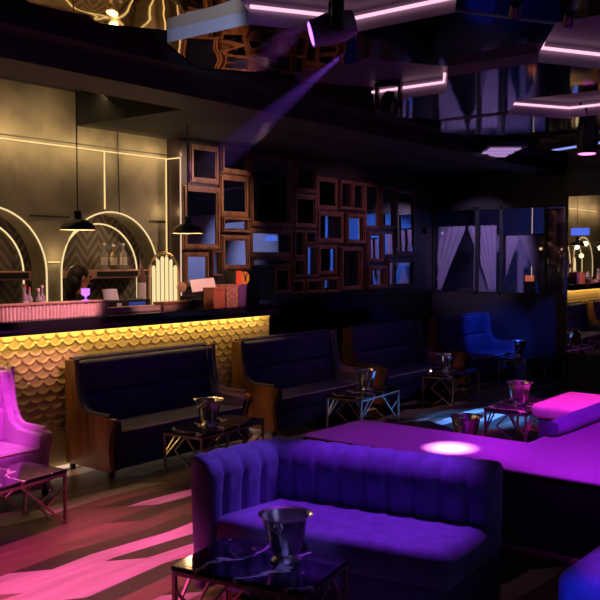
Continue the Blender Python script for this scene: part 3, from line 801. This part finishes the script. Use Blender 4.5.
dup(bk0, (6.98, 3.57, 0.), .1, 'steel ice bucket standing low behind the stage edge').scale = (1.25,) * 3
# ashtray and tealight
t = thing('ashtray', 'round clear glass ashtray beside the foreground ice bucket', 'ashtray', (2.83, 2.56, .351))
MB().lathe([(.001, 0), (.055, 0), (.062, .008), (.068, .03), (.06, .032), (.048, .012), (.001, .010)], 24, close=False).build('dish', t, 'clear', True)
t = thing('tealight', 'small glowing tealight on the second table beyond the bar', 'candle', (8.74, 4.93, .351))
MB().lathe([(.02, 0), (.022, .02), (.019, .02), (.018, .012)], 14).build('cup', t, 'chrome'); MB().ball((0, 0, .024), (.01, .01, .016), 8, 6).build('flame', t, 'tealight')

# ------------------------------------------------------------------ violet channel-tufted sofa
def sweep_back(path, dims, name, parent, mat, pitch=.135, ztop=.72, zbot=.05):
    # path: list of (x, y) on the inner face; tufted inner side, thickness outwards
    P = [Vector((x, y)) for x, y in path]; seg = [(P[i + 1] - P[i]).length for i in range(len(P) - 1)]; T = sum(seg)
    thick, bulge = dims
    n = int(T / .012)
    mbx = MB(); rows = []
    def at(s):
        for i, L in enumerate(seg):
            if s <= L or i == len(seg) - 1: return P[i].lerp(P[i + 1], min(1, s / L))
            s -= L
    prof = []
    for k in range(11): prof.append(('in', k / 10))
    for i in range(n + 1):
        s = T * i / n; p = at(s); d = (at(min(T, s + .05)) - at(max(0, s - .05))).normalized(); nrm = Vector((d.y, -d.x))   # outward
        g = min(1, 1.5 * abs(math.sin(PI * s / pitch))) ** .5
        endf = min(1, s / .05, (T - s) / .05); endf = math.sqrt(max(0, 1 - (1 - endf) ** 2)) * .35 + .65
        ring = []
        zt = ztop - .012 * (1 - g)
        inner = [(0.03, zbot), (-bulge * g * .35, .22), (-bulge * g * .8, .40), (-bulge * g, .52), (-bulge * g - .012, .62), (-bulge * g * .7 + .01, .685), (.05, zt - .004), (.095, zt)]
        outer = [(thick * .86, zt - .01), (thick, zt - .05), (thick + .004, .55), (thick - .01, .30), (thick - .03, zbot)]
        for off, z in inner + outer:
            o = (off - thick / 2) * endf + thick / 2
            q = p + nrm * o; ring.append((q.x, q.y, zbot + (z - zbot) * (1 if z < .5 else (.97 + .03 * endf))))
        rows.append(ring)
    m_ = len(rows[0]); vs = [v for r in rows for v in r]; fs = []
    for i in range(len(rows) - 1):
        for k in range(m_):
            k2 = (k + 1) % m_; fs.append([i * m_ + k, i * m_ + k2, (i + 1) * m_ + k2, (i + 1) * m_ + k])
    fs += [list(range(m_))[::-1], [(len(rows) - 1) * m_ + k for k in range(m_)]]
    mbx.add(vs, fs); return mbx.build(name, parent, mat, 'all')
def offset_of(t): return Vector(t.location)
def violet_sofa(label, org, rz, arm=True):
    # local frame: x points to the seat front side reversed; built in the coordinates of the first sofa relative to its back right corner
    t = thing('tufted_sofa', label, 'sofa', org, rz, 'violet channel-tufted sofas')
    L_ = lambda x, y: (x - 3.78, y - 1.74)
    # back runs from right end to the corner
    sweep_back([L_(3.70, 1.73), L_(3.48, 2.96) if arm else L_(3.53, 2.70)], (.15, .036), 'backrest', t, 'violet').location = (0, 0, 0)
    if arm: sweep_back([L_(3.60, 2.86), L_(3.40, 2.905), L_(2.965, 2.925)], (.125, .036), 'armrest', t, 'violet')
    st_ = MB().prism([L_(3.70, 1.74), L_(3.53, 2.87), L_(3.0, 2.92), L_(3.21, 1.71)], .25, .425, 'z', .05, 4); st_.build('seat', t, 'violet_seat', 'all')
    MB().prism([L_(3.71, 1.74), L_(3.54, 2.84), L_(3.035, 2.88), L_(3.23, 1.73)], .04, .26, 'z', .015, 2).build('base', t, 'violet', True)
    for x, y in ((3.66, 1.85), (3.52, 2.78), (3.10, 2.82), (3.28, 1.82)): MB().lathe([(.02, 0), (.022, .045)], 10, (*L_(x, y), 0)).build('foot', t, 'black')
    return t
violet_sofa('violet channel-tufted sofa in the foreground with its back to the stage', (3.78, 1.74, 0), 0)
violet_sofa('blue lit sofa corner at the bottom right edge of the photo', (4.18, .17, 0), math.radians(4), False)

# ------------------------------------------------------------------ stage
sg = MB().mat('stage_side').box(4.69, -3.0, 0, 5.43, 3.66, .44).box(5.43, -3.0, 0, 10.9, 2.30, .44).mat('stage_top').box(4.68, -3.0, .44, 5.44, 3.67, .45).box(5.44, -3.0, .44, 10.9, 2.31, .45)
struct(sg.build('stage_floor'))
t = thing('bolster_cushion', 'long violet padded bolster lying along the far stage edge', 'bolster', (5.70, 2.25, .45), math.radians(-1.5))
MB().tube([(k / 12 * 2.6, 0, .063) for k in range(13)], [.05] + [.062] * 11 + [.05], 18).build('roll', t, 'violet', True)
MB().lathe([(.001, 0), (.047, 0), (.048, -.012), (.001, -.014)], 18, close=False).build('end_cap', t, 'navy', True, (0, 0, .063), (0, PI / 2, 0))
t = thing('ottoman', 'magenta lit rounded ottoman beyond the bolster', 'ottoman', (7.50, 2.70, 0))
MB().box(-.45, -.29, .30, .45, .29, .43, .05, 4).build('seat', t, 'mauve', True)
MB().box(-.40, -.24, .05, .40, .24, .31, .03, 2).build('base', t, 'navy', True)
for a in (-.33, .33):
    for b in (-.18, .18): MB().lathe([(.02, 0), (.022, .055)], 8, (a, b, 0)).build('foot', t, 'black')
t = thing('tealight', 'small glowing tealight on the magenta ottoman', 'candle', (7.85, 2.62, .431))
MB().lathe([(.02, 0), (.022, .02), (.019, .02), (.018, .012)], 14).build('cup', t, 'chrome'); MB().ball((0, 0, .024), (.01, .01, .016), 8, 6).build('flame', t, 'tealight')
t = thing('low_stool', 'low navy padded stool behind the stage, left of the low bucket', 'stool', (6.25, 3.62, 0), math.radians(-30))
MB().box(-.22, -.22, .14, .22, .22, .28, .05, 4).build('seat', t, 'navy', True); MB().box(-.17, -.17, 0, .17, .17, .15).build('base', t, 'black')

# ------------------------------------------------------------------ booth drapes
GD = 'pale drapes behind the booth glass'
def drape(label, ya, yb, yb_bot, ztop, zbot, X=11.99, zmid=None):
    # hangs between ya (fixed side) and yb at the top; inner edge slants to yb_bot at the bottom
    t = thing('drape', label, 'curtain', (X, ya, zbot), 0, GD)
    def fn(u, v):
        e_ = yb_bot + (yb - yb_bot) * min(1, (v / .96)) ** 1.1
        y = (e_ - ya) * u
        return (.018 * math.sin(u * 34) * (.4 + .6 * (1 - v)) , y, (ztop - zbot) * v)
    o = MB().grid(60, 14, fn).build('cloth', t, 'drape', 'all', fix=False); s = o.modifiers.new('thickness', 'SOLIDIFY'); s.thickness = .006
    MB().tube([(0, min(0, yb - ya), ztop - zbot + .005), (0, max(0, yb - ya), ztop - zbot + .005)], .012, 8).build('rail', t, 'black')
drape('pale drape at the left of the booth window, swept to the left', 6.78, 6.17, 6.60, 2.20, 1.17)
drape('pale drape right of the booth mullion, swept to the right', 5.65, 6.13, 5.76, 2.20, 1.17)
drape('dim narrow drape in the second booth window, swept left', 5.58, 5.29, 5.57, 2.04, 1.17)
drape('dim bluish drape in the second booth window, swept right', 4.90, 5.27, 4.94, 2.04, 1.17)
drape('plain drape added as the blue lit panel in the last booth window beside the mirror', 4.86, 4.37, 4.37, 2.40, 1.17)  # added cloth, standing in for a blue lit panel and mirrored in the frames
t = thing('led_light_strip', 'upright pale light strip inside the glazed booth', 'led light', (12.05, 5.11, 1.40)); MB().tube([(0, 0, 0), (0, 0, 1.05)], .008, 6).build('tube', t, 'led_foot')
t = thing('small_screen', 'small orange glowing screen inside the booth', 'screen', (12.2, 5.19, 1.15))
MB().box(-.03, -.09, .0, .03, .09, .30).build('case', t, 'black'); MB().box(-.036, -.07, .20, -.03, .07, .29).build('display', t, 'exit_glow')

t = thing('lit_duct_bar', 'blue white glowing bar standing in for the lit ceiling duct near the right edge', 'lit duct', (9.05, 3.31, 2.90), math.radians(64))
MB().box(-.40, -.06, 0, .40, .06, .06, .006).build('housing', t, 'black', True); MB().box(-.38, -.045, -.008, .38, .045, 0).build('glow_face', t, 'bar_blue')  # blue light on the duct made as a glowing face
# end mirror reflecting the bar
mr = thing('wall_mirror', 'full-height mirror panel at the right edge reflecting the bar', 'mirror', (10.9, 0, 0))
MB().box(0, Y0 + .2, .46, .02, 4.14, 2.50).build('glass', mr, 'mirror'); MB().box(-.01, 4.13, .0, .03, 4.17, 2.54).build('edge_strip', mr, 'black')
t = thing('blue_sign', 'small blue glowing sign on the mirror at the right edge', 'sign', (10.88, 3.97, 2.04))
MB().box(-.015, -.11, -.045, .015, .11, .045, .004).build('face', t, 'sign_blue')

# ------------------------------------------------------------------ light
W = bpy.data.worlds.new('world'); SC.world = W; W.use_nodes = True
W.node_tree.nodes['Background'].inputs[0].default_value = (.25, .12, .4, 1); W.node_tree.nodes['Background'].inputs[1].default_value = .01
WARM = (1, .66, .30)
area((4.1, YB - .22, 2.80), (4.1, YB, 2.78), WARM, 15, 4.6, .05)           # light thrown on the wall by the long strip
area((4.4, 6.42, 3.22), (4.4, YB, 2.5), WARM, 8, 4.4, .1)                    # added area light to brighten the bar wall, no lamp there
for cx in ARCH: point((cx, YB - .06, 2.02), WARM, 1.0, .05); point((cx, YB + .03, 1.75), WARM, .35, .05)
point((4.91, YB - .12, 1.72), WARM, 1.6, .05)
point((6.25, YB - .10, 2.2), WARM, 1.2, .05)
spot((4.6, 3.9, 2.9), (4.1, 5.75, 1.42), (1, .40, .45), 420, 24)              # rose wash on the bar top
spot((5.9, 4.2, 2.9), (6.05, 5.85, 1.45), (1, .45, .42), 200, 22)
spot((5.2, 4.2, 2.9), (5.2, 5.95, 1.40), (1, .55, .5), 130, 20)
spot((2.7, 4.40, 2.86), (2.9, 4.0, 0), (1, .12, .42), 620, 42, .7)            # rose wash on the floor at the left
spot((0.8, 3.3, 2.9), (2.45, 3.25, 0), (1, .10, .42), 400, 26, .6)
spot((3.8, 4.40, 2.86), (3.75, 4.1, 0), (1, .12, .42), 320, 32, .7)
spot((2.6, 3.6, 2.9), (3.2, 5.45, .62), (1, .07, .9), 800, 19, .5)         # magenta on the left banquette
spot((3.9, 1.2, 2.9), (5.8, 1.7, .45), (.54, .012, 1), 640, 50, .5)           # violet on the stage
spot((5.3, 1.6, 2.9), (5.0, 2.9, .45), (.50, .012, 1), 260, 34, .8)
spot((3.75, 2.3, 2.8), (4.97, 2.65, .45), (1, .28, .95), 6000, 8.0, 1.)      # hot spot
spot((3.9, 2.2, 2.9), (3.40, 2.30, .45), (.36, .05, 1), 260, 30, .6)        # violet on the foreground sofa
spot((4.1, 2.35, 2.6), (3.15, 2.93, .55), (.32, .13, 1), 135, 17, .8)             # blue violet on its arm
spot((1.0, .75, .7), (3.4, 1.0, .30), (.02, .05, 1), 190, 15, .5)
spot((3.1, .7, 2.9), (3.6, .95, .42), (.45, .03, 1), 200, 17, .6)
spot((2.2, 1.5, 2.7), (2.88, 2.4, .40), (.30, .22, 1), 60, 15, .7)             # violet white on the foreground table            # blue on the sofa corner
spot((7.0, 2.72, 2.9), (7.4, 2.75, .4), (1, .03, .55), 520, 38, .6)          # magenta on the ottoman
spot((10.4, 3.3, 2.9), (8.3, 4.0, 0), (.08, .30, 1), 3600, 19, .8)           # blue streak on the floor
spot((9.2, 3.4, 2.9), (11.3, 5.3, .7), (.03, .12, 1), 900, 20, .6)           # blue on the last banquette
spot((9.0, 3.2, 2.9), (11.8, 4.75, .75), (.03, .07, 1), 1400, 13, .9)
for x, k in ((4.17, .8), (6.13, 1.2), (8.02, 1), (10.0, .6)):
    spot((x - 1.5, 4.15, 2.9), (x - .22, 5.3, .28), (1, .36, .17), 120 * k, 11, .6)
    spot((x + .8, 3.3, 2.9), (x + .9, 5.4, .55), (.30, .05, 1), 15, 34, .7)
spot((7.3, 5.06, 2.9), (6.75, YF, 2.1), (1, .62, .38), 130, 60, .7)          # warm wash on the framed mirrors
spot((9.6, 5.06, 2.9), (9.4, YF, 1.9), (.8, .34, .5), 36, 76, .7)
spot((9.9, 5.3, 2.9), (12.0, 5.9, 1.7), (.80, .55, .95), 210, 44, .6)        # pale light on the drapes
spot((12.6, 4.3, 2.4), (12.0, 4.6, 1.8), (.05, .16, 1), 60, 90, .6)          # added blue light on the drape put behind the last window
spot((12.4, 6.0, 2.7), (12.9, 4.1, 1.5), (.07, .30, 1), 170, 70, .6)     # added blue light on the booth's unseen inner walls, for the mirrors
spot((6.9, 3.0, 2.9), (7.9, 4.7, .2), (.95, .5, .8), 24, 62, .8)           # faint rose light on the row of tables
spot((3.6, -1.2, 3.0), (3.2, -4.0, 1.8), (.40, .52, 1), 500, 70, .6)         # added cold light on the unseen opposite wall, for mirror reflections
spot((2.4, 2.5, 2.6), (3.57, 3.5, 3.04), (.55, .7, 1), 90, 20, .6)           # cold light on the first ceiling step

SC.view_settings.view_transform = 'Standard'; SC.view_settings.look = 'None'; SC.view_settings.exposure = 0; SC.view_settings.gamma = 1
SC.view_settings.use_curve_mapping = False
cy = SC.cycles
cy.max_bounces = 7; cy.diffuse_bounces = 3; cy.glossy_bounces = 5; cy.transparent_max_bounces = 8; cy.volume_bounces = 0
cy.sample_clamp_indirect = 4; cy.caustics_reflective = False; cy.caustics_refractive = False; cy.use_denoising = True
